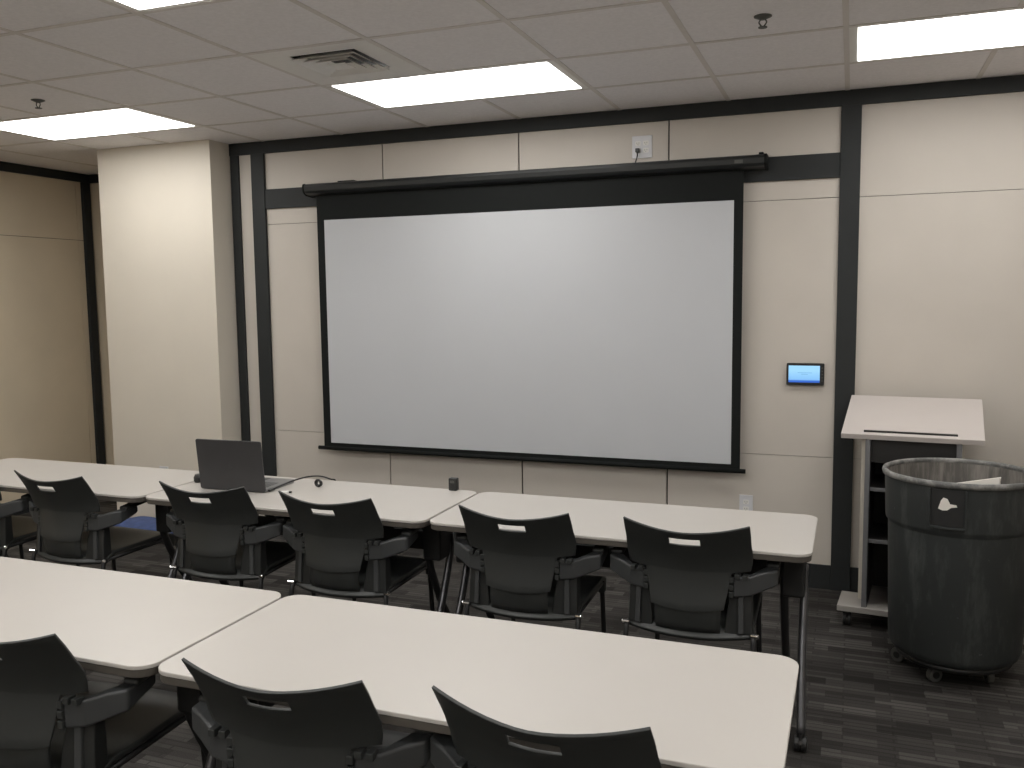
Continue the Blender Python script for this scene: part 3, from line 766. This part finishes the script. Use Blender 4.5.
# ------------------------------------------------------------------ rubbish can on its dolly
rc = tag(empty('trash_can', (3.535, -0.985, 0)), 'large round scuffed grey rubbish can on a wheeled dolly before the lectern', 'trash can')
HB, HR = 0.108, 0.885
bm = bmesh.new()
lathe(bm, [(0.0, HB), (0.235, HB), (0.250, HB + 0.012), (0.258, HB + 0.04), (0.271, 0.655), (0.2715, 0.662), (0.280, 0.671), (0.282, 0.685), (0.288, HR - 0.025)], 72)
bmesh.ops.remove_doubles(bm, verts=bm.verts, dist=1e-6)
body = link('can_body', bm, M['can_out'], rc)
bm = bmesh.new()
lathe(bm, [(0.0, HB + 0.008), (0.240, HB + 0.008), (0.264, 0.655), (0.272, 0.69), (0.281, HR - 0.02)], 72)
bmesh.ops.remove_doubles(bm, verts=bm.verts, dist=1e-6)
link('can_liner', bm, M['can_in'], body)
bm = bmesh.new()
lathe(bm, [(0.281, HR - 0.022), (0.288, HR - 0.026), (0.297, HR - 0.024), (0.300, HR - 0.012), (0.297, HR - 0.003), (0.290, HR), (0.283, HR - 0.003), (0.281, HR - 0.010), (0.281, HR - 0.022)], 72)
bmesh.ops.remove_doubles(bm, verts=bm.verts, dist=1e-6)
link('rim', bm, M['can_rim'], rc)
def onring(ang, r0, z): return Vector((r0 * math.cos(ang), r0 * math.sin(ang), z))
for k, (a0, front) in enumerate(((math.radians(-103.5), True), (math.radians(76.5), False))):
    hwid = 0.225
    bm = bmesh.new()
    def arcbar(z0, z1, a1, a2, ri, ro, n=8):
        secs = []
        for i in range(n + 1):
            a = a1 + (a2 - a1) * i / n
            secs.append([onring(a, ri, z0), onring(a, ro, z0), onring(a, ro, z1), onring(a, ri, z1)])
        loft(bm, secs)
    arcbar(0.694, 0.704, a0 - hwid, a0 + hwid, 0.284, 0.296)
    for sg in (-1, 1): arcbar(0.704, HR - 0.032, a0 + sg * hwid - 0.012, a0 + sg * hwid + 0.012, 0.284, 0.296, 2)
    hp = link('handle_frame', bm, M['can_out'], rc, bevel=0.002)
    bm = bmesh.new(); arcbar(0.706, HR - 0.034, a0 - hwid + 0.014, a0 + hwid - 0.014, 0.285, 0.2895); link('handle_recess', bm, M['blackpanel'], hp)
    if front:
        bm = bmesh.new(); pts = [(-0.115, 0.0), (-0.08, 0.034), (-0.05, 0.046), (0.0, 0.042), (0.035, 0.022), (0.11, 0.020), (0.125, 0.012), (0.05, 0.008), (0.0, -0.004), (-0.06, -0.006)]
        R = [[bm.verts.new(onring(a0 + u, rr, 0.775 + v)) for u, v in pts] for rr in (0.2896, 0.2904)]
        for i in range(len(pts)): bm.faces.new((R[0][i], R[0][(i + 1) % 10], R[1][(i + 1) % 10], R[1][i]))
        bm.faces.new(R[0][::-1]); bm.faces.new(R[1]); link('torn_label', bm, M['foam'], hp)
bm = bmesh.new(); lathe(bm, [(0.0, 0.082), (0.222, 0.082), (0.230, 0.089), (0.230, 0.102), (0.222, 0.1075), (0.0, 0.1075)], 48)
bmesh.ops.remove_doubles(bm, verts=bm.verts, dist=1e-6)
dl = link('dolly', bm, M['rubber'], rc)
for k in range(5):
    a = math.radians(252 - 72 * k)
    cx, cy = -0.02 + 0.19 * math.cos(a), 0.05 + 0.185 * math.sin(a)
    ax = Vector((math.cos(a + 0.9), math.sin(a + 0.9), 0))
    bm = bmesh.new(); cyl(bm, (cx, cy, 0.032), ax, 0.032, 0.024, 22); c = link('caster', bm, M['wheelgrey'], dl, bevel=0.003)
    bm = bmesh.new(); cyl(bm, (cx, cy, 0.032), ax, 0.015, 0.030, 16); cyl(bm, (cx, cy, 0.068), (0, 0, 1), 0.012, 0.022, 10); link('caster_fork', bm, M['rubber'], c)

# white board scrap standing inside the can
bm = bmesh.new()
mt = Matrix.Translation((3.545, -1.03, 0.118)) @ Matrix.Rotation(math.radians(-12), 4, 'Z') @ Matrix.Rotation(math.radians(-8), 4, 'X') @ Matrix.Rotation(math.radians(4), 4, 'Y')
loft(bm, [[(-0.09, -0.02, 0.02), (0.09, -0.02, 0.0), (0.09, 0.02, 0.0), (-0.09, 0.02, 0.02)], [(-0.09, -0.02, 0.70), (0.08, -0.02, 0.755), (0.08, 0.02, 0.755), (-0.09, 0.02, 0.70)]])
for v in bm.verts: v.co = mt @ v.co
o = link('cardboard_scrap', bm, M['foam'], bevel=0.002)
tag(o, 'piece of white board sticking up inside the grey rubbish can', 'cardboard')
